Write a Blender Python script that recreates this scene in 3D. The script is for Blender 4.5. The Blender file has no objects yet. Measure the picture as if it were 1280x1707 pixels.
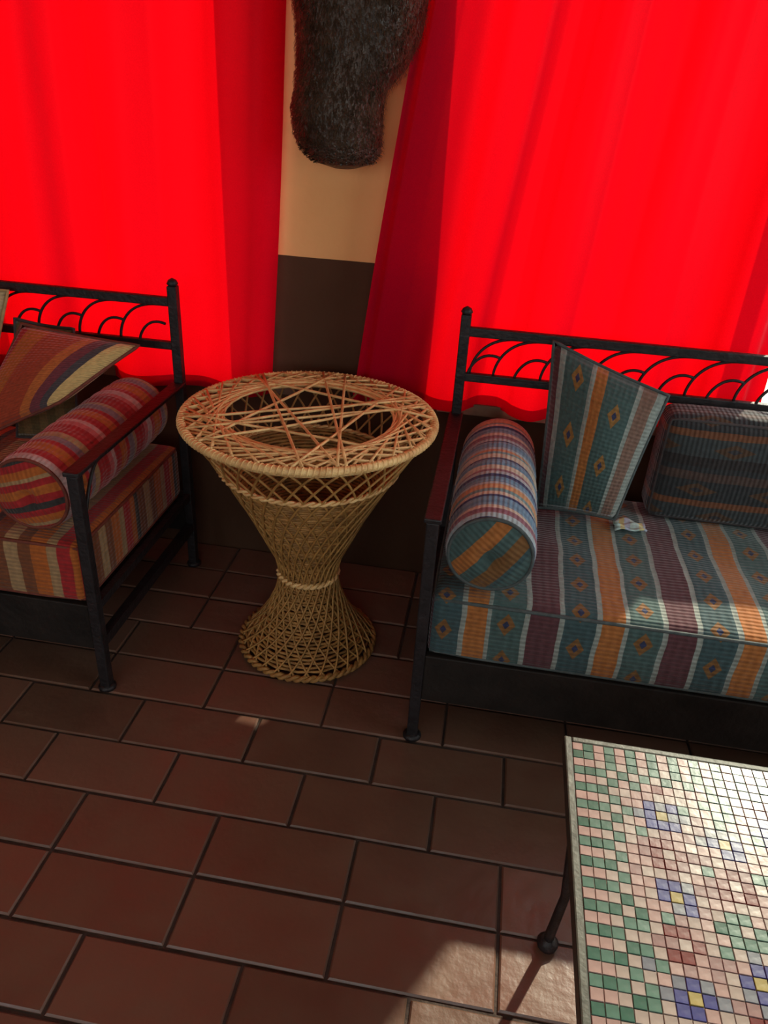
import bpy, math, random
from mathutils import Vector, Matrix
random.seed(7)
S = bpy.context.scene
COL = S.collection
PI = math.pi

# ------------------------------------------------------------------ camera
def make_camera():
    yaw, pitch, roll = math.radians(7.5), math.radians(29.17), math.radians(3.58)
    f0 = Vector((-math.sin(yaw), math.cos(yaw), 0)); r0 = Vector((math.cos(yaw), math.sin(yaw), 0)); u0 = Vector((0, 0, 1))
    w = f0 * math.cos(pitch) - u0 * math.sin(pitch)
    u = u0 * math.cos(pitch) + f0 * math.sin(pitch)
    r = r0 * math.cos(roll) + u * math.sin(roll)
    u = u * math.cos(roll) - r0 * math.sin(roll)
    cd = bpy.data.cameras.new('camera'); co = bpy.data.objects.new('camera', cd); COL.objects.link(co)
    cd.sensor_fit = 'AUTO'; cd.sensor_width = 36.0; cd.lens = 36.0 * 1282 / 1707; cd.clip_start = .05
    m = Matrix((r, u, -w)).transposed().to_4x4(); m.translation = (0, 0, 1.5)
    co.matrix_world = m
    S.camera = co
make_camera()

# ------------------------------------------------------------------ world, sun, exposure
W = bpy.data.worlds.new('world'); S.world = W; W.use_nodes = True
bg = W.node_tree.nodes['Background']
bg.inputs['Color'].default_value = (.90, .95, 1.0, 1); bg.inputs['Strength'].default_value = 4.0
sd = bpy.data.lights.new('sun', 'SUN'); sd.energy = 7.4; sd.angle = math.radians(1.2); sd.color = (1.0, .90, .72)
so = bpy.data.objects.new('sun', sd); COL.objects.link(so)
SUN_DIR = Vector((.545, 1.0, .85)).normalized()
so.rotation_euler = SUN_DIR.to_track_quat('Z', 'Y').to_euler(); so.location = (3, 7, 6)
S.view_settings.view_transform = 'Standard'; S.view_settings.look = 'None'
S.view_settings.exposure = 0.0; S.view_settings.gamma = 1.0; S.view_settings.use_curve_mapping = False

def portal(loc, rot, sx, sy):
    l = bpy.data.lights.new('sky_portal', 'AREA'); l.shape = 'RECTANGLE'; l.size = sx; l.size_y = sy
    l.cycles.is_portal = True
    o = bpy.data.objects.new('sky_portal', l); COL.objects.link(o); o.location = loc; o.rotation_euler = rot

# ------------------------------------------------------------------ room dimensions
YW = 2.27; WT = .07; XL, XR, YF, ZC = -3.1, 2.5, -2.6, 2.85
WIN = [(-2.35, -.705, .655, 2.35), (-.17, 1.62, .655, 2.35)]          # back windows x0 x1 z0 z1
WINR = (-.4, 1.9, .80, 2.40)                                         # window in the right wall: y0 y1 z0 z1
WINF_FILL = (-1.5, 1.6, 1.25, 2.45)                                       # unseen window added behind the viewer for fill light
DOOR_FILL = (-2.7, -1.9, 0.0, 2.1)                                     # unseen doorway behind the viewer, put in for soft fill
for (x0, x1, z0, z1) in WIN:
    portal(((x0 + x1) / 2, YW + WT + .01, (z0 + z1) / 2), (-PI / 2, 0, 0), x1 - x0, z1 - z0)
portal((XR + WT + .01, (WINR[0] + WINR[1]) / 2, (WINR[2] + WINR[3]) / 2), (PI / 2, 0, PI / 2), WINR[1] - WINR[0], WINR[3] - WINR[2])
portal(((WINF_FILL[0] + WINF_FILL[1]) / 2, YF - WT - .01, (WINF_FILL[2] + WINF_FILL[3]) / 2), (PI / 2, 0, 0), WINF_FILL[1] - WINF_FILL[0], WINF_FILL[3] - WINF_FILL[2])
portal(((DOOR_FILL[0] + DOOR_FILL[1]) / 2, YF - WT - .01, DOOR_FILL[3] / 2), (PI / 2, 0, 0), DOOR_FILL[1] - DOOR_FILL[0], DOOR_FILL[3])

# ------------------------------------------------------------------ helpers
class MB:
    def __init__(s): s.v = []; s.f = []; s.uv = []; s.mi = []
    def face(s, idx, uv=None, mi=0):
        s.f.append(tuple(idx)); s.uv.append(uv); s.mi.append(mi)
    def box(s, x0, x1, y0, y1, z0, z1, mi=0):
        b = len(s.v)
        s.v += [(x0,y0,z0),(x1,y0,z0),(x1,y1,z0),(x0,y1,z0),(x0,y0,z1),(x1,y0,z1),(x1,y1,z1),(x0,y1,z1)]
        for q in ((0,3,2,1),(4,5,6,7),(0,1,5,4),(1,2,6,5),(2,3,7,6),(3,0,4,7)): s.face([b+i for i in q], None, mi)
        return s
    def cham(s, x0, x1, y0, y1, z0, z1, c, mi=0):                    # slab with a chamfered top edge
        b = len(s.v)
        s.v += [(x0,y0,z0),(x1,y0,z0),(x1,y1,z0),(x0,y1,z0),(x0,y0,z1-c),(x1,y0,z1-c),(x1,y1,z1-c),(x0,y1,z1-c),
                (x0+c,y0+c,z1),(x1-c,y0+c,z1),(x1-c,y1-c,z1),(x0+c,y1-c,z1)]
        for q in ((0,3,2,1),(0,1,5,4),(1,2,6,5),(2,3,7,6),(3,0,4,7),(4,5,9,8),(5,6,10,9),(6,7,11,10),(7,4,8,11),(8,9,10,11)):
            s.face([b+i for i in q], None, mi)
        return s
    def tube(s, path, rad, n=8, closed=False, cap=True, flat=None):
        P = [Vector(p) for p in path]; m = len(P); b = len(s.v)
        R = rad if isinstance(rad, (list, tuple)) else [rad] * m
        t0 = (P[1] - P[0]).normalized(); ref = Vector((0,0,1)) if abs(t0.z) < .9 else Vector((1,0,0))
        nrm = t0.cross(ref).normalized()
        for i in range(m):
            if closed: t = P[(i+1) % m] - P[i-1]
            else: t = P[min(i+1, m-1)] - P[max(i-1, 0)]
            t = t.normalized(); nrm = (nrm - t * nrm.dot(t)); nrm = nrm.normalized() if nrm.length > 1e-6 else t.orthogonal().normalized()
            bi = t.cross(nrm)
            for k in range(n):
                a = 2 * PI * k / n
                s.v.append(tuple(P[i] + nrm * math.cos(a) * R[i] + bi * math.sin(a) * R[i]))
        for i in range(m if closed else m - 1):
            j = (i + 1) % m
            for k in range(n):
                l = (k + 1) % n
                s.face((b+i*n+k, b+i*n+l, b+j*n+l, b+j*n+k))
        if cap and not closed:
            s.face([b+k for k in range(n)][::-1]); s.face([b+(m-1)*n+k for k in range(n)])
        return s
    def lathe(s, prof, n=24, cx=0, cy=0, cap=True):
        b = len(s.v); m = len(prof)
        for r, z in prof:
            for k in range(n):
                a = 2 * PI * k / n; s.v.append((cx + r * math.cos(a), cy + r * math.sin(a), z))
        for i in range(m-1):
            for k in range(n):
                l = (k+1) % n; s.face((b+i*n+k, b+i*n+l, b+(i+1)*n+l, b+(i+1)*n+k))
        if cap: s.face([b+k for k in range(n)][::-1]); s.face([b+(m-1)*n+k for k in range(n)])
        return s
    def mesh(s, name, mats, smooth=False):
        me = bpy.data.meshes.new(name); me.from_pydata(s.v, [], s.f)
        for m in (mats if isinstance(mats, (list, tuple)) else [mats]): me.materials.append(m)
        for p, mi in zip(me.polygons, s.mi): p.material_index = mi; p.use_smooth = smooth
        if any(u is not None for u in s.uv):
            lay = me.uv_layers.new(name='UVMap')
            for p, u in zip(me.polygons, s.uv):
                if u is None: continue
                for li, c in zip(p.loop_indices, u): lay.data[li].uv = c
        me.update(); return me
    def build(s, name, mats, parent=None, smooth=False, loc=None):
        return link(name, s.mesh(name, mats, smooth), parent, loc)

def link(name, me, parent=None, loc=None, rot=None):
    o = bpy.data.objects.new(name, me); COL.objects.link(o)
    if parent: o.parent = parent
    if loc: o.location = loc
    if rot: o.rotation_euler = rot
    return o
def tag(o, label=None, cat=None, group=None, kind=None):
    if label: o['label'] = label
    if cat: o['category'] = cat
    if group: o['group'] = group
    if kind: o['kind'] = kind
    return o
def thing(name, label, cat, loc=(0,0,0), group=None, rotz=0):
    o = bpy.data.objects.new(name, None); COL.objects.link(o); o.location = loc; o.rotation_euler = (0,0,rotz)
    o.empty_display_size = .1
    return tag(o, label, cat, group)
def bevel(o, w=.004, seg=2):
    m = o.modifiers.new('bevel', 'BEVEL'); m.width = w; m.segments = seg; m.limit_method = 'ANGLE'; return o

# ------------------------------------------------------------------ materials
def nt_mat(name):
    m = bpy.data.materials.new(name); m.use_nodes = True
    nt = m.node_tree; return m, nt, nt.nodes['Principled BSDF']
def N(nt, t, **kw):
    n = nt.nodes.new(t)
    for k, v in kw.items(): setattr(n, k, v)
    return n
def mth(nt, op, a, b=None, c=None):
    n = nt.nodes.new('ShaderNodeMath'); n.operation = op
    for i, x in enumerate((a, b, c)):
        if x is None: continue
        if isinstance(x, (int, float)): n.inputs[i].default_value = x
        else: nt.links.new(x, n.inputs[i])
    return n.outputs[0]
def mixc(nt, fac, a, b, mode='MIX'):
    n = nt.nodes.new('ShaderNodeMix'); n.data_type = 'RGBA'; n.blend_type = mode
    for sock, x in ((n.inputs[0], fac), (n.inputs[6], a), (n.inputs[7], b)):
        if isinstance(x, (int, float)): sock.default_value = x
        elif isinstance(x, tuple): sock.default_value = (*x, 1) if len(x) == 3 else x
        else: nt.links.new(x, sock)
    return n.outputs[2]
def noisy(name, base, var=.25, scale=12, rough=.7, metal=0, bump=.2, bscale=60, spec=.5, coord='Object', dark=None, coat=0):
    m, nt, p = nt_mat(name)
    tc = N(nt, 'ShaderNodeTexCoord'); nz = N(nt, 'ShaderNodeTexNoise'); nz.inputs['Scale'].default_value = scale; nz.inputs['Detail'].default_value = 5
    nt.links.new(tc.outputs[coord], nz.inputs['Vector'])
    d = dark if dark else tuple(c * (1 - var) for c in base); l = tuple(min(1, c * (1 + var)) for c in base)
    f = mth(nt, 'MULTIPLY_ADD', nz.outputs['Fac'], 2.4, -.7)
    n2 = mth(nt, 'MINIMUM', mth(nt, 'MAXIMUM', f, 0), 1)
    nt.links.new(mixc(nt, n2, d, l), p.inputs['Base Color'])
    p.inputs['Roughness'].default_value = rough; p.inputs['Metallic'].default_value = metal
    p.inputs['Specular IOR Level'].default_value = spec
    if coat: p.inputs['Coat Weight'].default_value = coat; p.inputs['Coat Roughness'].default_value = .15
    if bump:
        nb = N(nt, 'ShaderNodeTexNoise'); nb.inputs['Scale'].default_value = bscale; nb.inputs['Detail'].default_value = 4
        nt.links.new(tc.outputs[coord], nb.inputs['Vector'])
        bp = N(nt, 'ShaderNodeBump'); bp.inputs['Strength'].default_value = bump; bp.inputs['Distance'].default_value = .01
        nt.links.new(nb.outputs['Fac'], bp.inputs['Height']); nt.links.new(bp.outputs['Normal'], p.inputs['Normal'])
    return m
def fabric(name, bands, period, motif=(.2, .1, .02), core=(.02, .03, .12), centers=(), half=(.022, .032), vper=.105, rough=.85, rib=520.0, rot=0.0):
    """striped kilim: bands = [(start fraction, colour)], diamond motifs on the given band centres; UV is in metres"""
    m, nt, p = nt_mat(name)
    uv = N(nt, 'ShaderNodeUVMap'); sep = N(nt, 'ShaderNodeSeparateXYZ')
    src = uv.outputs['UV']
    if rot:
        vr = N(nt, 'ShaderNodeVectorRotate'); vr.rotation_type = 'Z_AXIS'; vr.inputs['Angle'].default_value = rot
        nt.links.new(src, vr.inputs['Vector']); src = vr.outputs[0]
    nz = N(nt, 'ShaderNodeTexNoise'); nz.inputs['Scale'].default_value = 9; nt.links.new(src, nz.inputs['Vector'])
    nt.links.new(src, sep.inputs[0])
    wob = mth(nt, 'MULTIPLY_ADD', nz.outputs['Fac'], .012, -.006)
    u = mth(nt, 'ADD', sep.outputs[0], wob); v = sep.outputs[1]
    fu = mth(nt, 'FRACT', mth(nt, 'DIVIDE', u, period))
    cr = N(nt, 'ShaderNodeValToRGB'); cr.color_ramp.interpolation = 'CONSTANT'
    el = cr.color_ramp.elements
    while len(el) < len(bands): el.new(.5)
    for e, (pos, c) in zip(el, bands): e.position = pos
    for e, (pos, c) in zip(el, bands): e.color = (*c, 1)
    nt.links.new(fu, cr.inputs[0]); col = cr.outputs[0]
    for i, c in enumerate(centers):
        du = mth(nt, 'DIVIDE', mth(nt, 'ABSOLUTE', mth(nt, 'MULTIPLY', mth(nt, 'SUBTRACT', fu, c), period)), half[0])
        dv = mth(nt, 'DIVIDE', mth(nt, 'ABSOLUTE', mth(nt, 'MULTIPLY', mth(nt, 'SUBTRACT', mth(nt, 'FRACT', mth(nt, 'ADD', mth(nt, 'DIVIDE', v, vper), .37 * i)), .5), vper)), half[1])
        s = mth(nt, 'ADD', du, dv)
        col = mixc(nt, mth(nt, 'LESS_THAN', s, 1.0), col, motif)
        col = mixc(nt, mth(nt, 'LESS_THAN', s, .38), col, core)
    n2 = N(nt, 'ShaderNodeTexNoise'); n2.inputs['Scale'].default_value = 70; n2.inputs['Detail'].default_value = 3; nt.links.new(src, n2.inputs['Vector'])
    k = mth(nt, 'MULTIPLY_ADD', n2.outputs['Fac'], .9, .55)
    kc = N(nt, 'ShaderNodeCombineColor'); [nt.links.new(k, kc.inputs[i]) for i in range(3)]
    col = mixc(nt, 1.0, col, kc.outputs[0], 'MULTIPLY')
    nt.links.new(col, p.inputs['Base Color'])
    rb = mth(nt, 'SINE', mth(nt, 'MULTIPLY', v, rib)); ru = mth(nt, 'SINE', mth(nt, 'MULTIPLY', u, rib * .6))
    h = mth(nt, 'ADD', mth(nt, 'MULTIPLY', rb, .6), mth(nt, 'MULTIPLY', ru, .3))
    h = mth(nt, 'ADD', h, n2.outputs['Fac'])
    bp = N(nt, 'ShaderNodeBump'); bp.inputs['Strength'].default_value = .5; bp.inputs['Distance'].default_value = .003
    nt.links.new(h, bp.inputs['Height']); nt.links.new(bp.outputs['Normal'], p.inputs['Normal'])
    p.inputs['Roughness'].default_value = rough; p.inputs['Sheen Weight'].default_value = .25; p.inputs['Sheen Roughness'].default_value = .4
    p.inputs['Specular IOR Level'].default_value = .25
    return m

def wall_mat():
    m, nt, p = nt_mat('plaster_with_dado')
    g = N(nt, 'ShaderNodeNewGeometry'); sep = N(nt, 'ShaderNodeSeparateXYZ'); nt.links.new(g.outputs['Position'], sep.inputs[0])
    nz = N(nt, 'ShaderNodeTexNoise'); nz.inputs['Scale'].default_value = 5; nz.inputs['Detail'].default_value = 6; nt.links.new(g.outputs['Position'], nz.inputs['Vector'])
    edge = mth(nt, 'GREATER_THAN', mth(nt, 'ADD', sep.outputs[2], mth(nt, 'MULTIPLY', nz.outputs['Fac'], .004)), 1.042)
    up = mixc(nt, nz.outputs['Fac'], (.76, .37, .14), (.90, .48, .20)); lo = mixc(nt, nz.outputs['Fac'], (.060, .027, .014), (.090, .040, .022))
    nt.links.new(mixc(nt, edge, lo, up), p.inputs['Base Color']); p.inputs['Roughness'].default_value = .8; p.inputs['Specular IOR Level'].default_value = .15
    n2 = N(nt, 'ShaderNodeTexNoise'); n2.inputs['Scale'].default_value = 30; nt.links.new(g.outputs['Position'], n2.inputs['Vector'])
    bp = N(nt, 'ShaderNodeBump'); bp.inputs['Strength'].default_value = .25; bp.inputs['Distance'].default_value = .01
    nt.links.new(n2.outputs['Fac'], bp.inputs['Height']); nt.links.new(bp.outputs['Normal'], p.inputs['Normal'])
    return m
def curtain_mat():
    m, nt, p = nt_mat('red_curtain_cloth'); nt.nodes.remove(p); out = nt.nodes['Material Output']
    tc = N(nt, 'ShaderNodeTexCoord'); wv = N(nt, 'ShaderNodeTexNoise'); wv.inputs['Scale'].default_value = 350; nt.links.new(tc.outputs['Object'], wv.inputs['Vector'])
    d = N(nt, 'ShaderNodeBsdfDiffuse'); t = N(nt, 'ShaderNodeBsdfTranslucent'); mx = N(nt, 'ShaderNodeMixShader')
    nt.links.new(mixc(nt, wv.outputs['Fac'], (.50, .001, .018), (.70, .002, .030)), d.inputs['Color'])
    nt.links.new(mixc(nt, wv.outputs['Fac'], (.43, .0005, .0012), (.57, .0008, .0024)), t.inputs['Color'])
    mx.inputs[0].default_value = .5
    nt.links.new(d.outputs[0], mx.inputs[1]); nt.links.new(t.outputs[0], mx.inputs[2])
    g = N(nt, 'ShaderNodeBsdfGlossy'); g.inputs['Roughness'].default_value = .45; g.inputs['Color'].default_value = (1, .75, .85, 1)
    fr = N(nt, 'ShaderNodeLayerWeight'); fr.inputs['Blend'].default_value = .15
    m2 = N(nt, 'ShaderNodeMixShader'); nt.links.new(mth(nt, 'MULTIPLY', fr.outputs['Fresnel'], .35), m2.inputs[0])
    nt.links.new(mx.outputs[0], m2.inputs[1]); nt.links.new(g.outputs[0], m2.inputs[2]); nt.links.new(m2.outputs[0], out.inputs['Surface'])
    return m
def glass_mat():
    m, nt, p = nt_mat('window_glass'); nt.nodes.remove(p); out = nt.nodes['Material Output']
    tr = N(nt, 'ShaderNodeBsdfTransparent'); tr.inputs['Color'].default_value = (.94, .97, .95, 1)
    g = N(nt, 'ShaderNodeBsdfGlossy'); g.inputs['Roughness'].default_value = .02
    nz = N(nt, 'ShaderNodeTexNoise'); nz.inputs['Scale'].default_value = 2
    lw = N(nt, 'ShaderNodeLayerWeight'); lw.inputs['Blend'].default_value = .5
    mx = N(nt, 'ShaderNodeMixShader'); nt.links.new(mth(nt, 'MULTIPLY_ADD', mth(nt, 'POWER', lw.outputs['Facing'], 5.0), .9, .02), mx.inputs[0])
    nt.links.new(tr.outputs[0], mx.inputs[1]); nt.links.new(g.outputs[0], mx.inputs[2]); nt.links.new(mx.outputs[0], out.inputs['Surface'])
    return m
def tile_mat(name, base):
    m, nt, p = nt_mat(name)
    oi = N(nt, 'ShaderNodeObjectInfo'); g = N(nt, 'ShaderNodeNewGeometry')
    nz = N(nt, 'ShaderNodeTexNoise'); nz.inputs['Scale'].default_value = 9; nz.inputs['Detail'].default_value = 6; nt.links.new(g.outputs['Position'], nz.inputs['Vector'])
    a = mixc(nt, oi.outputs['Random'], tuple(c * .62 for c in base), tuple(c * 1.3 for c in base))
    b = mixc(nt, mth(nt, 'MULTIPLY', nz.outputs['Fac'], .6), a, (.185, .122, .075))
    nt.links.new(b, p.inputs['Base Color'])
    rr = mth(nt, 'MULTIPLY_ADD', nz.outputs['Fac'], .35, .22); nt.links.new(rr, p.inputs['Roughness'])
    n2 = N(nt, 'ShaderNodeTexNoise'); n2.inputs['Scale'].default_value = 25; n2.inputs['Detail'].default_value = 5; nt.links.new(g.outputs['Position'], n2.inputs['Vector'])
    bp = N(nt, 'ShaderNodeBump'); bp.inputs['Strength'].default_value = .22; bp.inputs['Distance'].default_value = .012
    nt.links.new(n2.outputs['Fac'], bp.inputs['Height']); nt.links.new(bp.outputs['Normal'], p.inputs['Normal'])
    return m

M = {}
M['wall'] = wall_mat()
M['ceiling'] = noisy('ceiling_plaster', (.30, .22, .15), .12, 3, .9)
M['grout'] = noisy('floor_grout', (.050, .031, .024), .35, 20, .9, bump=.5)
M['terracotta'] = tile_mat('terracotta_tile', (.138, .055, .038))
M['curtain'] = curtain_mat()
M['glass'] = glass_mat()
M['winframe'] = noisy('window_frame_paint', (.16, .08, .045), .25, 15, .5)
M['iron'] = noisy('wrought_iron', (.018, .014, .015), .4, 40, .48, metal=.1, bump=.25, bscale=90, spec=.35)
M['apron'] = noisy('dark_wood_apron', (.014, .010, .008), .4, 14, .6, spec=.25)
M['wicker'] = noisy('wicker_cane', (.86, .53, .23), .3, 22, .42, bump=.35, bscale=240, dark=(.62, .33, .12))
M['wicker_body'] = noisy('wicker_body_cane', (.41, .215, .060), .35, 22, .5, bump=.35, bscale=240, dark=(.28, .135, .035))  # amber body cane, darkened to carry the dimness below the top
M['wicker_dark'] = noisy('wicker_weave', (.38, .19, .050), .4, 30, .55, bump=.4, bscale=240, dark=(.20, .09, .022))  # amber weave, shade of the low body put into its colour
M['hide'] = noisy('dark_hide', (.050, .029, .018), .4, 14, .42, bump=.9, bscale=110, spec=.7)
M['hair'] = noisy('dark_hair', (.050, .028, .017), .5, 25, .30, bump=0, spec=.4)
M['ground'] = noisy('pale_ground', (.45, .40, .32), .2, 2, .9)
M['cord'] = noisy('piping_cord', (.045, .035, .035), .3, 60, .8)
TEAL, TEAL2, ORG, MAR, PALE, NAVY = (.054, .094, .090), (.040, .074, .080), (.32, .115, .030), (.085, .032, .038), (.23, .26, .235), (.025, .03, .10)
BLU, SKY, SAND = (.13, .24, .34), (.34, .40, .42), (.50, .44, .34)
BL = [(0, ORG), (.16, PALE), (.19, TEAL), (.43, PALE), (.47, MAR), (.68, PALE), (.72, TEAL2), (.96, PALE)]
M['kilim_teal'] = fabric('teal_kilim', BL, .31, (.17, .080, .025), (.022, .030, .075), (.31, .84))
BD = [(0, (.026, .022, .022)), (.14, (.036, .042, .044)), (.40, (.13, .050, .024)), (.50, (.026, .028, .030)), (.80, (.060, .038, .032)), (.92, (.026, .028, .030))]
M['kilim_back'] = fabric('dark_kilim', BD, .20, (.07, .038, .022), (.03, .03, .035), (.25, .66), (.020, .055), .19)
M['kilim_bolster'] = fabric('teal_kilim_bolster', [(0, (.50, .26, .12)), (.09, SKY), (.15, BLU), (.30, NAVY), (.36, SKY), (.44, (.22, .10, .13)), (.52, SAND), (.62, BLU), (.78, NAVY), (.84, SAND), (.93, (.16, .26, .27))], .21, (.30, .14, .04), (.03, .03, .1), ())
M['kilim_cap'] = fabric('teal_kilim_cap', [(0, TEAL), (.30, ORG), (.52, TEAL), (.70, (.16, .075, .025)), (.92, TEAL2)], .16, (.3, .14, .04), (.03, .03, .1), (), rot=.62)
M['kilim_pillow'] = fabric('teal_kilim_pillow', [(0, MAR), (.07, PALE), (.12, TEAL), (.36, PALE), (.40, ORG), (.50, TEAL), (.76, PALE), (.80, (.17, .10, .075)), (.92, PALE)], .43, (.24, .12, .035), (.03, .035, .08), (.25, .63), (.026, .036), .15)
RED, BRN, CRM, OR2, DKG = (.33, .018, .020), (.17, .055, .022), (.34, .21, .10), (.40, .105, .020), (.04, .036, .034)
M['kilim_red'] = fabric('red_kilim', [(0, BRN), (.16, CRM), (.30, BRN), (.42, OR2), (.58, CRM), (.68, RED), (.82, OR2), (.92, DKG)], .27, (.42, .24, .08), (.25, .02, .02), ())
M['kilim_red_bolster'] = fabric('red_kilim_bolster', [(0, RED), (.12, (.45, .10, .10)), (.20, (.46, .28, .26)), (.30, RED), (.42, OR2), (.58, RED), (.66, (.20, .14, .16)), (.78, CRM), (.86, RED)], .22, OR2, RED, ())
M['kilim_red_cap'] = fabric('red_kilim_cap', [(0, OR2), (.18, RED), (.34, DKG), (.48, RED), (.62, OR2), (.78, CRM), (.86, RED)], .12, OR2, RED, (), rot=1.25)
M['kilim_red_pillow'] = fabric('red_kilim_pillow', [(0, RED), (.10, OR2), (.30, (.34, .05, .02)), (.60, (.46, .12, .03)), (.70, (.16, .035, .045)), (.80, (.07, .055, .06)), (.87, (.60, .40, .16)), (.985, (.60, .40, .16))], .44, (.40, .09, .02), (.2, .02, .02), ())
M['olive_pillow'] = fabric('olive_weave', [(0, (.11, .075, .03)), (.5, (.16, .10, .04))], .12, OR2, RED, ())
M['beige_pillow'] = fabric('beige_weave', [(0, (.50, .36, .20)), (.5, (.44, .30, .16))], .10, OR2, RED, ())
M['bright_spot'] = fabric('pale_spot', [(0, (.42, .55, .52)), (.45, (.62, .56, .28)), (.7, (.40, .45, .55))], .05, OR2, RED, ())  # pale colours of the bright spot on the seat
M['bezel'] = noisy('table_edge_metal', (.050, .050, .040), .3, 30, .5, metal=.1, bump=.15, spec=.3)
M['mgrout'] = noisy('mosaic_grout', (.30, .23, .20), .2, 60, .8)
MC = {'pink': (.66, .42, .38), 'cream': (.64, .50, .44), 'green': (.07, .20, .14), 'mint': (.15, .30, .23), 'red': (.30, .055, .05), 'blue': (.085, .085, .34), 'slate': (.27, .28, .34), 'yellow': (.58, .44, .12), 'rose': (.47, .27, .26)}
for k, c in MC.items(): M['t_' + k] = noisy('glazed_' + k, tuple(v * .39 for v in c), .18, 30, .26, bump=.04, bscale=60, spec=.17)

# ------------------------------------------------------------------ room shell
def wall_with_openings(name, axis, pos, a0, a1, z0, z1, openings, out):
    """wall slab in the x (axis 'x') or y direction with rectangular holes"""
    mb = MB(); cuts = sorted(openings); cur = a0
    def add(p, q, zl, zh):
        if q - p < 1e-4 or zh - zl < 1e-4: return
        lo, hi = min(pos, pos + out), max(pos, pos + out)
        mb.box(p, q, lo, hi, zl, zh) if axis == 'x' else mb.box(lo, hi, p, q, zl, zh)
    for (o0, o1, oz0, oz1) in cuts:
        add(cur, o0, z0, z1); add(o0, o1, z0, oz0); add(o0, o1, oz1, z1); cur = o1
    add(cur, a1, z0, z1)
    return tag(mb.build(name, M['wall']), kind='structure')
wall_with_openings('wall_back', 'x', YW, XL - WT, XR + WT, -.02, ZC, WIN, WT)
wall_with_openings('wall_front', 'x', YF, XL - WT, XR + WT, -.02, ZC, [DOOR_FILL, WINF_FILL], -WT)
wall_with_openings('wall_left', 'y', XL, YF, YW, -.02, ZC, [], -WT)
wall_with_openings('wall_right', 'y', XR, YF, YW, -.02, ZC, [WINR], WT)
tag(MB().box(XL - WT, XR + WT, YF - WT, YW + WT, ZC, ZC + .15).build('ceiling', M['ceiling']), kind='structure')
floor = tag(MB().box(XL - WT, XR + WT, YF - WT, YW + WT, -.12, -.006).build('floor', M['grout']), kind='structure')
tag(MB().box(-9, 9, YW + WT + .001, 16, -.4, -.3).build('ground_outside', M['ground']), kind='structure')
tag(MB().box(-9, 9, -14, YF - WT - .001, -.4, -.3).build('ground_yard', M['ground']), kind='structure')

# floor tiles: rows along x, pitch .16, length .325
TP, TL = .16, .325
tile_shapes = []
for k in range(4):
    mb = MB(); g = .0034
    j = lambda: random.uniform(-.0012, .0012)
    mb.cham(-TL/2 + g + j(), TL/2 - g + j(), -TP/2 + g + j(), TP/2 - g + j(), -.018, random.uniform(-.0012, .0012), .0035)
    tile_shapes.append(mb.mesh('floor_tile', M['terracotta']))
far = MB()
half_rows = {}
row = 0; r0 = int(math.floor((YF - .83) / TP)); r1 = int(math.ceil((YW - .83) / TP))
for r in range(r0, r1):
    y0 = .83 + r * TP; yc = y0 + TP / 2
    off = 0 if r in (0, 1) else (TL / 2 if r in (-1, 2) else random.choice((0, TL / 2)))
    n0 = int(math.floor((XL + .49 - off) / TL)); n1 = int(math.ceil((XR + .49 - off) / TL))
    for n in range(n0, n1):
        x0 = -.49 + off + n * TL; xc = x0 + TL / 2
        xa, xb = max(x0, XL), min(x0 + TL, XR); ya, yb = max(y0, YF), min(y0 + TP, YW)
        if xb - xa < .03 or yb - ya < .02: continue
        whole = xb - xa > TL - 1e-4 and yb - ya > TP - 1e-4
        if whole and yc > .05 and -1.75 < xc < 1.6:
            o = link('floor_tile', random.choice(tile_shapes), floor, (xc, yc, random.uniform(-.001, .001)), (random.uniform(-.003, .003), random.uniform(-.003, .003), random.uniform(-.006, .006)))
        else:
            far.cham(xa + .0045, xb - .0045, ya + .0045, yb - .0045, -.018, 0, .0035)
tag(far.build('outlying_tiles', M['terracotta'], floor), kind='stuff')

# windows: frame, mullions, panes
def window(n, x0, x1, z0, z1, parts):
    t = bpy.data.objects.new('window_%d' % n, None); COL.objects.link(t); t['kind'] = 'structure'; t.location = ((x0+x1)/2, YW + .035, z0)
    cx = (x0 + x1) / 2
    def B(name, a, b, c, d, mat, y0=-.02, y1=.02): 
        o = MB().box(a - cx, b - cx, y0, y1, c - z0, d - z0).build(name, mat, t); return o
    fw = .022
    B('window_frame', x0, x0 + fw, z0, z1, M['winframe']); B('window_frame', x1 - fw, x1, z0, z1, M['winframe'])
    B('window_frame', x0 + fw, x1 - fw, z0, z0 + fw, M['winframe']); B('window_frame', x0 + fw, x1 - fw, z1 - fw, z1, M['winframe'])
    xs = [x0 + fw + (x1 - x0 - 2 * fw) * i / parts for i in range(parts + 1)]
    for i in range(1, parts): B('mullion', xs[i] - .016, xs[i] + .016, z0 + fw, z1 - fw, M['winframe'], -.016, .016)
    for i in range(parts):
        a = xs[i] + (.016 if i else 0); b = xs[i+1] - (.016 if i < parts - 1 else 0)
        B('pane', a, b, z0 + fw, z1 - fw, M['glass'], -.0005, .0005).data.polygons
    return t
for i, w in enumerate(WIN): window(i + 1, *w, 2)
w3 = window(3, WINR[0], WINR[1], WINR[2], WINR[3], 2); w3.rotation_euler = (0, 0, PI / 2); w3.location = (XR + .035, (WINR[0] + WINR[1]) / 2, WINR[2])
w4 = window(4, *WINF_FILL, 4); w4.location = ((WINF_FILL[0] + WINF_FILL[1]) / 2, YF - .035, WINF_FILL[2])  # unseen window, added to fill the room from the front
tag(MB().box(-2.40, -.60, YW - .035, YW - .002, .62, .655).build('trim_1', M['winframe']), kind='structure')
tag(MB().box(-.15, 1.67, YW - .035, YW - .002, .62, .655).build('trim_2', M['winframe']), kind='structure')

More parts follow.
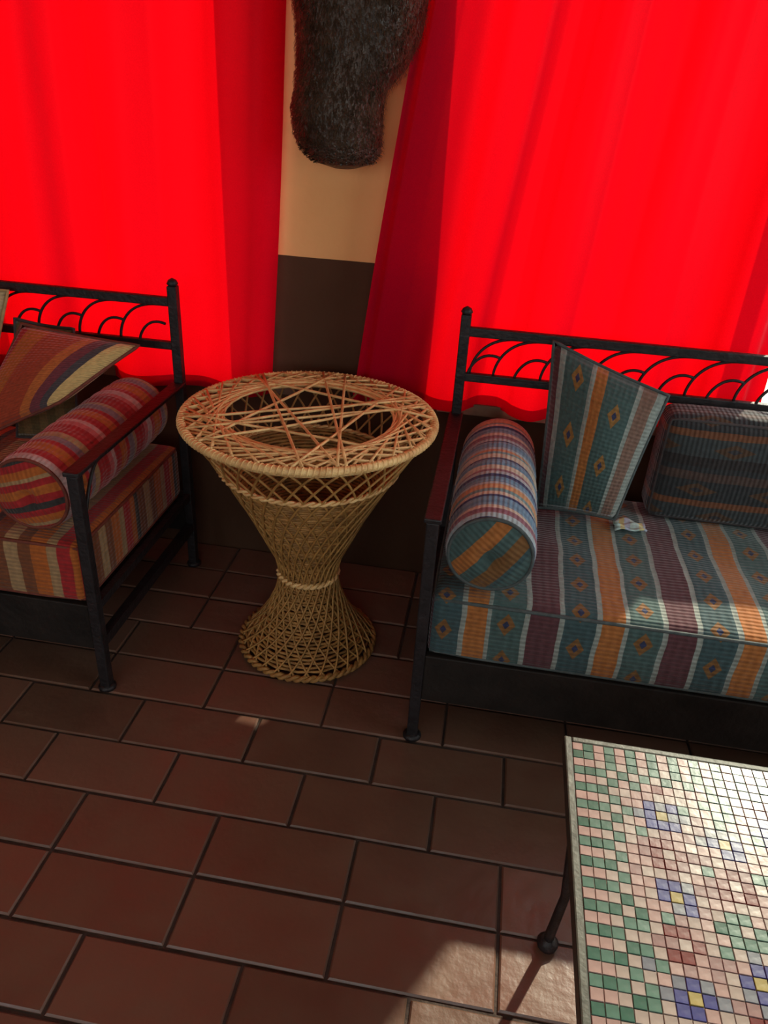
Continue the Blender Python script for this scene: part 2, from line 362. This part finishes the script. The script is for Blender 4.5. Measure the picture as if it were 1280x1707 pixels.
# ------------------------------------------------------------------ curtains
def curtain(label, xl, xr, ztop, zbot, folds, seed, edge=1):
    """xl(z), xr(z) edges; pleated cloth hanging at y about 2.215"""
    rnd = random.Random(seed); nx, nz = 220, 40
    ph = [rnd.uniform(0, 2 * PI) for _ in range(6)]
    mb = MB()
    for j in range(nz + 1):
        tz = j / nz; z = ztop + (zbot - ztop) * tz
        a, b = xl(z), xr(z)
        for i in range(nx + 1):
            s = i / nx
            sw = s + .012 * math.sin(2 * PI * 1.3 * s + ph[0] + 1.2 * tz)
            w = math.sin(2 * PI * folds * sw + ph[1] + .5 * math.sin(2.2 * tz + ph[2]))
            w2 = math.sin(2 * PI * folds * 2.37 * sw + ph[3] + .8 * tz); w3 = math.sin(2 * PI * folds * .43 * sw + ph[4])
            sharp = math.copysign(abs(w) ** .7, w)
            amp = .028 * (.75 + .5 * tz * w3) 
            y = 2.214 + amp * sharp + .006 * w2 * (1 - .4 * tz) + .005 * w3
            e = (s - .955) / .045 if edge > 0 else (.03 - s) / .03       # gathered inner edge turns back towards the wall
            if e > 0: y = y * (1 - e) + (2.186 + .058 * e) * e if edge > 0 else y * (1 - e) + (2.240 - .05 * e) * e
            y = max(2.186, min(2.246, y))
            x = a + (b - a) * s + .004 * math.sin(9 * tz + ph[5] + 20 * s) * (1 if 0 < i < nx else .6)
            zz = z + (.006 * w if j == nz else 0)
            mb.v.append((x, y, zz))
    for j in range(nz):
        for i in range(nx):
            q = j * (nx + 1) + i; mb.face((q, q + nx + 1, q + nx + 2, q + 1))
    t = thing('curtain', label, 'curtain', ((xl(1) + xr(1)) / 2, 2.214, zbot), 'red window curtains')
    o = mb.build('cloth', M['curtain'], t, True); o.location = -t.location
    hm = MB()                                                        # doubled hem along the bottom edge
    for j in (0, 1):
        for i in range(nx + 1):
            x, y, z = mb.v[(nz) * (nx + 1) + i]; hm.v.append((x, y - .0025, z + .035 * (1 - j)))
    for i in range(nx): hm.face((i, i + nx + 1, i + nx + 2, i + 1))
    h = hm.build('hem', M['curtain'], t, True); h.location = -t.location
    return t
lin = lambda z0, x0, z1, x1: (lambda z: x0 + (x1 - x0) * (z - z0) / (z1 - z0))
curtain('red curtain behind the red striped sofa, left of the tan pier', lambda z: -2.40, lin(.72, -.672, 1.66, -.622), 2.48, .618, 5.6, 3)
curtain('red curtain behind the teal striped sofa, right of the tan pier', lin(.77, -.391, 1.6, -.289), lambda z: .775, 2.48, .645, 4.6, 11, -1)
def rod(x0, x1, label):
    t = thing('curtain_rod', label, 'curtain rod', ((x0+x1)/2, 2.214, 2.50), 'curtain rods')
    c = (x1 - x0) / 2
    MB().tube([(-c, 0, 0), (c, 0, 0)], .012, 12).build('pole', M['iron'], t, True)
    for s in (-1, 1):
        MB().lathe([(.001, -.03), (.018, -.02), (.024, 0), (.018, .02), (.001, .03)], 14).build('finial', M['iron'], t, True, (s * (c + .025), 0, 0))
        MB().box(-.012, .012, 0, .055, -.012, .012).build('bracket', M['iron'], t, False, (s * (c - .05), 0, 0))
rod(-2.45, -.56, 'black iron rod above the left red curtain')
rod(-.36, 1.72, 'black iron rod above the right red curtain')

# ------------------------------------------------------------------ dark furry wall mount
def wall_mount():
    t = thing('animal_mount', 'dark brown furry wall mount tapering to a rounded muzzle on tan pier', 'wall mount', (-.45, 2.25, 1.30))
    # sections: z above base, centre x, half width, depth (front from the wall), half flatness
    sec = [(0.0, .010, .030, .10), (.012, .005, .075, .135), (.04, 0, .100, .165), (.09, -.010, .110, .185), (.14, -.012, .113, .185), (.18, -.006, .112, .175), (.23, .018, .135, .165), (.30, .034, .152, .16), (.40, .034, .165, .165), (.52, .026, .176, .17), (.64, .016, .170, .155), (.72, .010, .130, .12), (.76, .008, .06, .07)]
    n = 28; mb = MB()
    def P(z, a):
        for i in range(len(sec) - 1):
            if sec[i][0] <= z <= sec[i+1][0]: break
        p, q = sec[i], sec[i+1]; k = (z - p[0]) / (q[0] - p[0]); c, w, d = (p[m] + (q[m] - p[m]) * k for m in (1, 2, 3))
        ca, sa = math.cos(a), math.sin(a)
        x = c + w * math.copysign(abs(ca) ** .8, ca); y = -.085 - (d - .03 if sa > 0 else .012) * math.copysign(abs(sa) ** .8, sa)
        return Vector((x, y, z))
    zs = [s[0] for s in sec]; full = []
    for i in range(len(zs) - 1): full += [zs[i], (zs[i] + zs[i+1]) / 2]
    full.append(zs[-1])
    for z in full:
        for k in range(n): mb.v.append(tuple(P(z, 2 * PI * k / n)))
    for i in range(len(full) - 1):
        for k in range(n): l = (k+1) % n; mb.face((i*n+k, i*n+l, (i+1)*n+l, (i+1)*n+k))
    mb.face(list(range(n))[::-1]); mb.face([(len(full)-1)*n + k for k in range(n)])
    mb.build('head', M['hide'], t, True)
    rnd = random.Random(5); hb = MB()
    for _ in range(9000):
        z = rnd.uniform(.015, .75); a = rnd.uniform(-.12, PI + .12)
        p = P(z, a); nr = (P(z, a) - Vector((p.x * .3, -.085, z))).normalized()
        L = rnd.uniform(.010, .020); d = (nr * .22 + Vector((rnd.uniform(-.35, .35), rnd.uniform(-.2, .1), -.9))).normalized()
        if z < .06: d = (nr * .8 + Vector((rnd.uniform(-.4, .4), 0, -.35))).normalized(); L *= .7
        side = d.cross(nr).normalized() * rnd.uniform(.0009, .0018)
        b = len(hb.v); mid = p + d * L * .55 + nr * .003; tip = p + d * L - nr * .002
        hb.v += [tuple(p - side), tuple(p + side), tuple(mid + side * .8), tuple(mid - side * .8), tuple(tip)]
        hb.face((b, b+1, b+2, b+3)); hb.face((b+3, b+2, b+4))
    tag(hb.build('hair', M['hair'], t), kind='stuff')
    MB().box(-.07, .07, -.08, .018, .12, .60).build('backing_board', M['apron'], t)
wall_mount()

# ------------------------------------------------------------------ iron sofas
SW, SD = 1.72, .64                 # width between posts, depth
FZ0, FZ1 = .14, .285               # apron
def make_sofa(label, x_left):
    t = thing('iron_sofa', label, 'sofa', (x_left, 1.49, 0), 'iron framed sofas')
    ir = M['iron']
    for (px, py, h) in ((0, 0, .655), (SW, 0, .655), (0, SD, .955), (SW, SD, .955)):
        o = MB().box(-.014, .014, -.014, .014, 0, h).build('post', ir, t, False, (px, py, 0)); bevel(o, .003)
        if py: MB().lathe([(.010, h - .002), (.017, h + .006), (.012, h + .016), (.001, h + .022)], 12).build('finial', ir, o, True)
        MB().lathe([(.024, 0), (.024, .008), (.016, .014)], 12).build('foot', ir, o, True)
    for z, w in ((.908, .013), (.777, .012)):
        bevel(MB().box(0, SW, SD - .010, SD + .010, z - w, z + w).build('back_rail', ir, t), .003)
    # curved bars between the two back rails
    def scroll(kind):
        pts = []
        for i in range(17):
            u = i / 16
            if kind == 0: x = .02 + .125 * u ** 1.9 ; z = .785 + .112 * math.sin(u * PI / 2)
            else: x = .085 * u ** 1.5; z = .785 + .060 * math.sin(u * PI * .62)
            pts.append((x, 0, z))
        return MB().tube(pts, .0042, 6).mesh('scroll', ir, True)
    sa, sb = scroll(0), scroll(1)
    nsc = 13
    for i in range(nsc):
        link('scroll', sa, t, (-.06 + i * .132 if i else .005, SD, 0)); 
        if i < nsc: link('scroll', sb, t, (.02 + i * .132, SD, 0))
    for px in (0, SW):
        a = MB().box(px - .02, px + .02, -.018, SD, .655, .667).build('arm_rail', ir, t); bevel(a, .003)
        MB().box(px - .012, px + .012, .012, SD - .012, FZ0, FZ0 + .03).build('side_rail', ir, t)
        MB().box(px - .010, px + .010, .012, SD - .012, FZ1 - .025, FZ1 - .002).build('side_rail', ir, t)
        # flowing bracket under the arm at the front post
        sgn = 1 if px == 0 else -1
        MB().tube([(px, .014 + .10 * (i/8) , .645 - .13 * (1 - i/8) ** 1.8) for i in range(9)], .0045, 6).build('arm_bracket', ir, t, True)
    bevel(MB().box(.014, SW - .014, -.012, .012, FZ0, FZ1 - .004).build('apron', M['apron'], t), .003)
    MB().box(.014, SW - .014, SD - .012, SD + .012, FZ0, FZ1 - .004).build('rear_apron', M['apron'], t)
    for i in range(9):
        y = .03 + i * .07
        MB().box(.014, SW - .014, y, y + .05, FZ1 - .03, FZ1 - .006).build('seat_slat', M['apron'], t)
    return t

def cushion_mesh(sx, sy, sz, r, puff, mode='seat', name='cushion', u0=0.0):
    """rounded box, base at z=0, centred on x,y; UV metres. mode 'seat': stripes run front to back; 'back': stripes run along x"""
    mb = MB(); cache = {}
    def pos(x, y, z):
        q = Vector((max(-sx/2 + r, min(sx/2 - r, x)), max(-sy/2 + r, min(sy/2 - r, y)), max(r, min(sz - r, z))))
        d = Vector((x, y, z)) - q
        p = q + (d.normalized() * r if d.length > 1e-9 else d)
        a = max(0, 1 - (2 * x / sx) ** 4) * max(0, 1 - (2 * y / sy) ** 4); b = max(0, 1 - (2*x/sx)**4) * max(0, 1 - (2*z/sz - 1)**4)
        wr = .0035 * math.sin(17 * x + 3 * math.sin(9 * y)) + .003 * math.sin(23 * y + 7 * x)
        if mode == 'seat': p.z += (puff * a + wr * a) * (z / sz); p.y += (-1 if y < 0 else 1) * puff * .45 * b * min(1, abs(2*y/sy))
        else: p.y += -(puff * b + wr * b) * (.5 - y / sy); p.z += puff * .3 * a * (z / sz)
        return p
    def lin_(a, b, n):
        k = r * .3 
        ins = [a, a + r * .25, a + r * .6, a + r]; mid = [a + r + (b - a - 2 * r) * i / n for i in range(1, n)]
        return ins + mid + [b - r, b - r * .6, b - r * .25, b]
    X, Y, Z = lin_(-sx/2, sx/2, max(4, int(sx / .04))), lin_(-sy/2, sy/2, max(3, int(sy / .04))), lin_(0, sz, 4)
    def vid(p):
        k = (round(p.x, 5), round(p.y, 5), round(p.z, 5))
        if k not in cache: cache[k] = len(mb.v); mb.v.append(tuple(p))
        return cache[k]
    def grid(A, B, mk, uvf, flip):
        for i in range(len(A) - 1):
            for j in range(len(B) - 1):
                cs = [(A[i], B[j]), (A[i+1], B[j]), (A[i+1], B[j+1]), (A[i], B[j+1])]
                if flip: cs = cs[::-1]
                ids = [vid(pos(*mk(*c))) for c in cs]
                if len(set(ids)) < 4: continue
                mb.face(ids, [uvf(*mk(*c)) for c in cs])
    if mode == 'seat':
        ut = lambda x, y, z: (x + u0, y); uf = lambda x, y, z: (x + u0, -sy/2 - (sz - z)); us = lambda x, y, z: (y + .05 + u0, z)
    else:
        ut = lambda x, y, z: (sz + (y + sy/2) + u0, x); uf = lambda x, y, z: (z + u0, x); us = lambda x, y, z: (z + u0, y)
    grid(X, Y, lambda a, b: (a, b, sz), ut, False); grid(X, Y, lambda a, b: (a, b, 0), ut, True)
    grid(X, Z, lambda a, b: (a, -sy/2, b), uf, False); grid(X, Z, lambda a, b: (a, sy/2, b), uf, True)
    grid(Y, Z, lambda a, b: (sx/2, a, b), us, False); grid(Y, Z, lambda a, b: (-sx/2, a, b), us, True)
    return mb, pos
def piping(pos, sx, sy, z, r, rad, mat, parent, plane='z'):
    pts = []
    if plane == 'z':
        for i in range(60):
            s = i / 60 * 4; e = int(s); k = s - e
            c = [(-1, -1), (1, -1), (1, 1), (-1, 1)]
            a, b = c[e], c[(e+1) % 4]
            pts.append(pos((a[0] + (b[0]-a[0])*k) * (sx/2 ), (a[1] + (b[1]-a[1])*k) * (sy/2), z))
    else:
        for i in range(60):
            s = i / 60 * 4; e = int(s); k = s - e
            c = [(-1, 0), (1, 0), (1, 1), (-1, 1)]; a, b = c[e], c[(e+1) % 4]
            pts.append(pos((a[0] + (b[0]-a[0])*k) * (sx/2), -sy/2, (a[1] + (b[1]-a[1])*k) * z))
    return MB().tube(pts, rad, 6, closed=True).build('piping', mat, parent, True)

def seat_cushion(label, x_left, mat, cord, u0):
    t = thing('seat_cushion', label, 'cushion', (x_left + SW/2, 1.49 + SD/2 - .012, FZ1 - .002), 'seat mattresses on the sofas')
    sx, sy, sz = SW - .03, SD - .005, .175
    mb, pos = cushion_mesh(sx, sy, sz, .022, .012, 'seat', 'seat_cushion', u0)
    mb.build('cover', mat, t, True)
    piping(pos, sx, sy, sz - .006, .03, .0045, cord, t)
    piping(pos, sx, sy, .006, .03, .0045, cord, t)
    return t

def bolster(label, xc, mat, capmat, cord, shift, zc=.574, r=.103):
    y0, y1 = 1.505, 2.10
    t = thing('bolster', label, 'bolster', (xc, (y0 + y1)/2, zc - r), 'bolsters at the sofa arms')
    L = (y1 - y0) / 2; n = 40; m = 30; mb = MB(); rings = []
    prof = [(-L, r * .93), (-L + .006, r * .985)] + [(-L + .02 + (2 * L - .04) * i / m, r * (1 + .03 * math.sin(PI * i / m)) + .0025 * math.sin(i * 1.9)) for i in range(m + 1)] + [(L - .006, r * .985), (L, r * .93)]
    for y, rr in prof:
        for k in range(n + 1):
            a = 2 * PI * k / n; sq = 1 - .06 * max(0, -math.sin(a)); mb.v.append((rr * math.cos(a), y, r + rr * math.sin(a) * sq))
    for i in range(len(prof) - 1):
        for k in range(n):
            q = i * (n + 1) + k
            mb.face((q, q + 1, q + n + 2, q + n + 1), [(prof[i][0] + shift, k * .016), (prof[i][0] + shift, (k+1) * .016), (prof[i+1][0] + shift, (k+1) * .016), (prof[i+1][0] + shift, k * .016)])
    mb.build('cover', mat, t, True)
    for s, pr in ((-1, prof[0]), (1, prof[-1])):
        c = MB(); rs = [1, .8, .55, .3, .1]
        for q in rs:
            for k in range(n):
                a = 2 * PI * k / n; sq = 1 - .06 * max(0, -math.sin(a)); rr = pr[1] * q
                c.v.append((rr * math.cos(a), pr[0] + s * .022 * (1 - q * q) - (s * .02 if q < .2 else 0), r + rr * math.sin(a) * sq))
        for i in range(len(rs) - 1):
            for k in range(n):
                l = (k+1) % n; ids = (i*n+k, i*n+l, (i+1)*n+l, (i+1)*n+k)
                if s > 0: ids = ids[::-1]
                c.face(ids, [(c.v[j][0], c.v[j][2]) for j in ids])
        ids = [(len(rs)-1)*n+k for k in range(n)]; c.face(ids if s < 0 else ids[::-1], [(c.v[j][0], c.v[j][2]) for j in (ids if s < 0 else ids[::-1])])
        c.build('end_cap', capmat, t, True)
        pp = [(pr[1] * math.cos(2*PI*k/n), pr[0], r + pr[1] * math.sin(2*PI*k/n) * (1 - .06 * max(0, -math.sin(2*PI*k/n)))) for k in range(n)]
        MB().tube(pp, .0045, 6, closed=True).build('piping', cord, t, True)
    return t

def pillow(label, bl, br, tr, tl, thick, mat, cord, w=.43, h=.43, group='loose pillows on the sofas'):
    bl, br, tr, tl = (Vector(p) for p in (bl, br, tr, tl))
    c = (bl + br + tr + tl) / 4; base = Vector((c.x, c.y, min(bl.z, br.z, tr.z, tl.z)))
    t = thing('throw_pillow', label, 'pillow', base, group)
    nrm = ((br - bl).cross(tl - bl)).normalized()                    # faces the viewer when corners run counter clockwise
    n = 22; mb = MB(); idx = {}
    def P(u, v, s):
        ui = u + .045 * (2*v - 1) ** 2 * 0 ; pin = .03
        uu = .5 + (u - .5) * (1 - pin * (1 - (2*v - 1) ** 2)); vv = .5 + (v - .5) * (1 - pin * (1 - (2*u - 1) ** 2))
        p = bl * (1-uu) * (1-vv) + br * uu * (1-vv) + tr * uu * vv + tl * (1-uu) * vv
        prof = (max(0, 1 - (2*u-1)**2) ** .55) * (max(0, 1 - (2*v-1)**2) ** .55)
        wr = 1 + .05 * math.sin(9*u + 4*v) + .04 * math.sin(7*v - 5*u)
        return p + nrm * s * thick/2 * prof * wr - base
    for s in (1, -1):
        for i in range(n + 1):
            for j in range(n + 1):
                edge = i in (0, n) or j in (0, n); k = (0 if edge else s, i, j)
                if k not in idx: idx[k] = len(mb.v); mb.v.append(tuple(P(i/n, j/n, s)))
    for s in (1, -1):
        for i in range(n):
            for j in range(n):
                cs = [(i, j), (i+1, j), (i+1, j+1), (i, j+1)]
                if s < 0: cs = cs[::-1]
                ids = [idx[(0 if (a in (0, n) or b in (0, n)) else s, a, b)] for a, b in cs]
                mb.face(ids, [(a / n * w, b / n * h) for a, b in cs])
    mb.build('cover', mat, t, True)
    pts = [P(i/n, 0, 0) for i in range(n)] + [P(1, i/n, 0) for i in range(n)] + [P(1 - i/n, 1, 0) for i in range(n)] + [P(0, 1 - i/n, 0) for i in range(n)]
    MB().tube(pts, .005, 6, closed=True).build('piping', cord, t, True)
    return t

RX = -.085; LX = -.935 - SW
make_sofa('black iron sofa with teal striped cushions, right of the wicker table', RX)
make_sofa('black iron sofa with red striped cushions, left of the wicker table', LX)
M['cord_red'] = noisy('red_piping', (.16, .035, .02), .3, 60, .8); M['cord_teal'] = noisy('teal_piping', (.06, .075, .075), .3, 60, .8); M['cord_beige'] = noisy('beige_piping', (.42, .28, .12), .2, 60, .8)
seat_cushion('teal kilim seat cushion with orange and maroon stripes on the right sofa', RX, M['kilim_teal'], M['cord_teal'], .775 - .10 + .085 + .31)
seat_cushion('red and orange kilim seat cushion on the left sofa', LX, M['kilim_red'], M['cord_red'], 2.1)
bolster('round teal striped bolster along the arm of the right sofa', RX + .136, M['kilim_bolster'], M['kilim_cap'], M['cord_teal'], 1.0)
bolster('round red striped bolster along the arm of the left sofa', LX + SW - .134, M['kilim_red_bolster'], M['kilim_red_cap'], M['cord_red'], 1.0)
pillow('square teal striped pillow leaning upright beside the teal bolster', (.176, 1.945, .482), (.385, 1.915, .490), (.455, 1.955, .842), (.155, 2.055, .925), .15, M['kilim_pillow'], M['cord_teal'])
pillow('square red pillow with a beige stripe leaning on the red bolster', (-1.46, 1.80, .525), (-1.155, 1.83, .685), (-.985, 1.985, .815), (-1.33, 1.98, .845), .125, M['kilim_red_pillow'], M['cord_red'], .44)
pillow('olive brown pillow behind the red pillow on the left sofa', (-1.42, 1.99, .48), (-1.22, 2.0, .48), (-1.23, 2.075, .815), (-1.41, 2.07, .83), .06, M['olive_pillow'], M['cord'])
pillow('plain beige pillow at the left edge, standing above the lower rail', (-1.92, 1.97, .48), (-1.52, 1.98, .485), (-1.428, 2.088, .905), (-1.90, 2.075, .91), .07, M['beige_pillow'], M['cord_beige'])

# back cushions of the right sofa, standing on the seat against the rails
def back_cushion(label, x0, x1, u0):
    sx, sy, sz = x1 - x0, .125, .305
    t = thing('back_cushion', label, 'cushion', ((x0 + x1)/2, 2.045, .473), 'back cushions of the right sofa')
    mb, pos = cushion_mesh(sx, sy, sz, .03, .022, 'back', 'back_cushion', u0)
    mb.build('cover', M['kilim_back'], t, True)
    piping(pos, sx, sy, sz, .03, .0045, M['cord'], t, 'y')
    return t
back_cushion('dark horizontally striped back cushion beside the teal pillow', .475, 1.03, .02)
back_cushion('dark horizontally striped back cushion at the far end of the right sofa', 1.045, 1.60, .02)
t = thing('bright_spot_piece', 'small pale piece added for the bright spot on the teal seat beside the teal pillow', 'cloth', (.425, 1.90, .480))  # added piece, stands in for seat lit through the gap between cushions
mb = MB(); n = 10
for i in range(n + 1):
    for j in range(n + 1):
        u, v = i/n - .5, j/n - .5; mb.v.append((u * .085, v * .05, .008 + .004 * math.sin(9*u + 5*v) + .003 * math.cos(11*v - 4*u) - .004 * (abs(2*u) ** 3)))
for i in range(n):
    for j in range(n):
        q = i*(n+1)+j; ids = (q, q+n+1, q+n+2, q+1); mb.face(ids, [(mb.v[k][0], mb.v[k][1]) for k in ids])
o = mb.build('spot_sheet', M['bright_spot'], t, True); sm = o.modifiers.new('thick', 'SOLIDIFY'); sm.thickness = .004

# ------------------------------------------------------------------ wicker pedestal table
def wicker_table():
    t = thing('wicker_table', 'hourglass wicker pedestal table with a round open strand top between the sofas', 'table', (-.45, 1.82, 0))
    R, H = .335, .735
    prof = [(.196, .012), (.178, .035), (.145, .075), (.112, .13), (.088, .19), (.078, .25), (.088, .305), (.118, .37), (.155, .45), (.197, .53), (.236, .60), (.285, .68), (.312, .715)]
    def rad(z):
        for i in range(len(prof) - 1):
            (r0, z0), (r1, z1) = prof[i], prof[i+1]
            if z0 <= z <= z1: return r0 + (r1 - r0) * (z - z0) / (z1 - z0)
        return prof[0][0] if z < prof[0][1] else prof[-1][0]
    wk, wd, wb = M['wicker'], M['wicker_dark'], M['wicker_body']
    ring = lambda r, z, n=64: [(r * math.cos(2*PI*k/n), r * math.sin(2*PI*k/n), z) for k in range(n)]
    def braid(r, z, rr, turns, name, mat=wk):
        o = None
        for ph in (0, PI):
            n = turns * 6; pts = []
            for k in range(n):
                a = 2*PI*k/n; q = turns * a + ph; pts.append(((r + rr*.6*math.cos(q)) * math.cos(a), (r + rr*.6*math.cos(q)) * math.sin(a), z + rr*.6*math.sin(q)))
            MB().tube(pts, rr * .62, 6, closed=True).build(name, mat, t, True)
    MB().tube(ring(R - .010, H - .005, 96), .0105, 10, closed=True).build('rim_hoop', wk, t, True)
    wr = [(( R - .010 + .0105 * math.cos(150*a)) * math.cos(a), (R - .010 + .0105 * math.cos(150*a)) * math.sin(a), H - .005 + .0105 * math.sin(150*a)) for a in (2*PI*k/1500 for k in range(1500))]
    MB().tube(wr, .0022, 4, closed=True).build('rim_wrapping', wk, t, True)
    MB().tube(ring(.232, H - .004), .006, 8, closed=True).build('inner_ring', wk, t, True)
    MB().tube(ring(.275, H - .008), .004, 8, closed=True).build('inner_ring', wk, t, True)
    # strands of the top: chords between rim points
    def chord(span, z, rr):
        a = math.radians(span) / 2; r = R - .014
        p = [Vector((r * math.cos(s), r * math.sin(s), z)) for s in (-a, a)]
        return MB().tube([p[0].lerp(p[1], i/6) + Vector((0, 0, .0012 * math.sin(i * 2.1))) for i in range(7)], rr, 5).mesh('top_strand', wk, True)
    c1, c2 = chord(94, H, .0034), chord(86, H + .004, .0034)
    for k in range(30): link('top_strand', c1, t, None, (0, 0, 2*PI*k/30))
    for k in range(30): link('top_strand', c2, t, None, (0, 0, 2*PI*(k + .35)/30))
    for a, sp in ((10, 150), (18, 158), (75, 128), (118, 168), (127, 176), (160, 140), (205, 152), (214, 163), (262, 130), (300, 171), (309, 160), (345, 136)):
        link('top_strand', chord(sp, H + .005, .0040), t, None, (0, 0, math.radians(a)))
    # body stakes, leaning both ways
    def stake(z0, z1, turn, off, rr):
        pts = []
        for i in range(25):
            u = i / 24; z = z0 + (z1 - z0) * u; r = rad(z) + off; a = turn * u
            pts.append((r * math.cos(a), r * math.sin(a), z))
        return MB().tube(pts, rr, 5).mesh('stake', wb, True)
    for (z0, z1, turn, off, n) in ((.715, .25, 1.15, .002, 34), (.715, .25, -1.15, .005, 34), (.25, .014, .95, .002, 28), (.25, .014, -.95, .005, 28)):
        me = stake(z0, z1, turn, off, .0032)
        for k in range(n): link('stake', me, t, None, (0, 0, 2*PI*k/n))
    # woven rings
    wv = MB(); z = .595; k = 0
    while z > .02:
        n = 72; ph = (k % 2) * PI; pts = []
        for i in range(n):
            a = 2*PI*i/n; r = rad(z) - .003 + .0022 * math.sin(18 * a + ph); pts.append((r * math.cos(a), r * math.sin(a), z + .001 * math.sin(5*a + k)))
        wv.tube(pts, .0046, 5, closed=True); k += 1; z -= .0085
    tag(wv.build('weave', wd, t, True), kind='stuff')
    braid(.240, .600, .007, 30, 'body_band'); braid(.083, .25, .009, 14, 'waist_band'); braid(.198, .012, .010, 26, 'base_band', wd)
    MB().tube(ring(.312, .715), .006, 8, closed=True).build('lower_hoop', wk, t, True)
wicker_table()

# ------------------------------------------------------------------ mosaic coffee table
def coffee_table():
    x0, x1, y0, y1, zt = .221, 1.21, .42, 1.105, .45
    t = thing('coffee_table', 'iron coffee table with a mosaic tile top in front of the right sofa', 'table', (x0, y1, 0))
    O = Vector((x0, y1, 0)); w, d = x1 - x0, y1 - y0
    B = lambda name, a, b, c, e, z0, z1, m: MB().box(a, b, c, e, z0, z1).build(name, m, t)
    bz = .014
    for q in ((0, bz, -d, 0), (w - bz, w, -d, 0), (bz, w - bz, -bz, 0), (bz, w - bz, -d, -d + bz)):
        bevel(B('edge_frame', *q, zt - .030, zt + .001, M['bezel']), .003)
    B('top_slab', bz, w - bz, -d + bz, -bz, zt - .024, zt - .0006, M['mgrout'])
    for lx, ly in ((.035, -.125), (w - .035, -.125), (.035, -d + .125), (w - .035, -d + .125)):
        pts = [(lx, ly, zt - .028), (lx, ly + .004, .30), (lx + (.010 if lx < .3 else -.010), ly, .16), (lx, ly - .004, .05), (lx, ly, .012)]
        lg = MB().tube(pts, [.011, .010, .009, .010, .010], 10).build('leg', M['iron'], t, True)
        MB().lathe([(.010, 0), (.020, .004), (.022, .014), (.014, .026), (.008, .032)], 14, lx, ly).build('foot', M['iron'], lg, True)
    B('side_stretcher', .029, .041, -d + .125, -.125, zt - .048, zt - .028, M['iron']); B('side_stretcher', w - .041, w - .029, -d + .125, -.125, zt - .048, zt - .028, M['iron'])
    p = .0185; nx = int((w - 2*bz) / p); ny = int((d - 2*bz) / p)
    px, py = (w - 2*bz) / nx, (d - 2*bz) / ny
    keys = list(MC); mats = [M['t_' + k] for k in keys]
    meshes = {}
    for k in keys:
        mb = MB(); mb.cham(-px/2 + .0005, px/2 - .0005, -py/2 + .0005, py/2 - .0005, -.004, .0012, .0007); meshes[k] = mb.mesh('mosaic_tile', M['t_' + k])
    rnd = random.Random(21)
    flower = {(0,0): 1, (1,0): 2, (-1,0): 2, (0,1): 2, (0,-1): 2, (1,1): 3, (-1,-1): 3, (1,-1): 3, (-1,1): 3, (2,0): 4, (-2,0): 4, (0,2): 4, (0,-2): 4}
    pal = {'r': ('cream', 'red', 'rose', 'rose'), 'b': ('yellow', 'blue', 'slate', 'slate'), 'g': ('cream', 'mint', 'mint', 'green')}
    def colour(i, j):
        e = min(i, nx - 1 - i, j, ny - 1 - j)
        al = j if min(i, nx-1-i) <= min(j, ny-1-j) else i                # running index along the edge
        if e == 0: return 'pink' if al % 2 == 0 else 'green' if al % 4 == 1 else 'mint'
        if e == 1: return ('pink', 'mint', 'pink', 'green')[al % 4]
        if e == 2: return ('cream', 'green', 'cream', 'mint')[al % 4]
        if e == 3: return ('green', 'cream', 'mint', 'cream')[al % 4]
        a, b = i - 7, j - 3
        ci = round(a / 5); dx = a - 5 * ci
        bb = b - (2 if ci % 2 else 0); cj = round(bb / 4); dy = bb - 4 * cj
        kind = ('r', 'b')[cj % 2] if ci % 2 == 0 else ('g', 'b', 'r')[cj % 3]
        f = flower.get((dx, dy))
        if f == 1: return pal[kind][0]
        if f == 2: return pal[kind][1] if (dx == 0) == (dy != 0) and rnd.random() < .85 else pal[kind][2]
        if f == 3: return pal[kind][1] if rnd.random() < .35 else pal[kind][2] if rnd.random() < .6 else 'pink'
        if f == 4: return pal[kind][3] if rnd.random() < .5 else 'cream'
        return rnd.choice(('pink', 'cream', 'cream', 'pink', 'rose', 'mint'))
    cells = []
    for i in range(nx):
        for j in range(ny):
            x, y = bz + (i + .5) * px, -bz - (j + .5) * py
            X, Y = x + x0, y + y1
            # nearest visible ones: distance from the viewer, only inside the picture
            vx = X - .0; vis = (Y > .50 + .28 * (X - .22)) and (X < .23 + .36 * (Y + .12))
            cells.append((0 if vis else 1, math.hypot(X, Y), i, j, x, y))
    order = sorted(cells); single = set((c[2], c[3]) for c in order[:300])
    rest = MB()
    for _, _, i, j, x, y in cells:
        k = colour(i, j); z = zt + rnd.uniform(-.0004, .0004)
        if (i, j) in single: link('mosaic_tile', meshes[k], t, (x, y, z), (rnd.uniform(-.012, .012), rnd.uniform(-.012, .012), rnd.uniform(-.03, .03)))
        else: rest.cham(x - px/2 + .0005, x + px/2 - .0005, y - py/2 + .0005, y + py/2 - .0005, z - .004, z + .0012, .0007, keys.index(k))
    tag(rest.build('mosaic_field', mats, t), kind='stuff')
coffee_table()
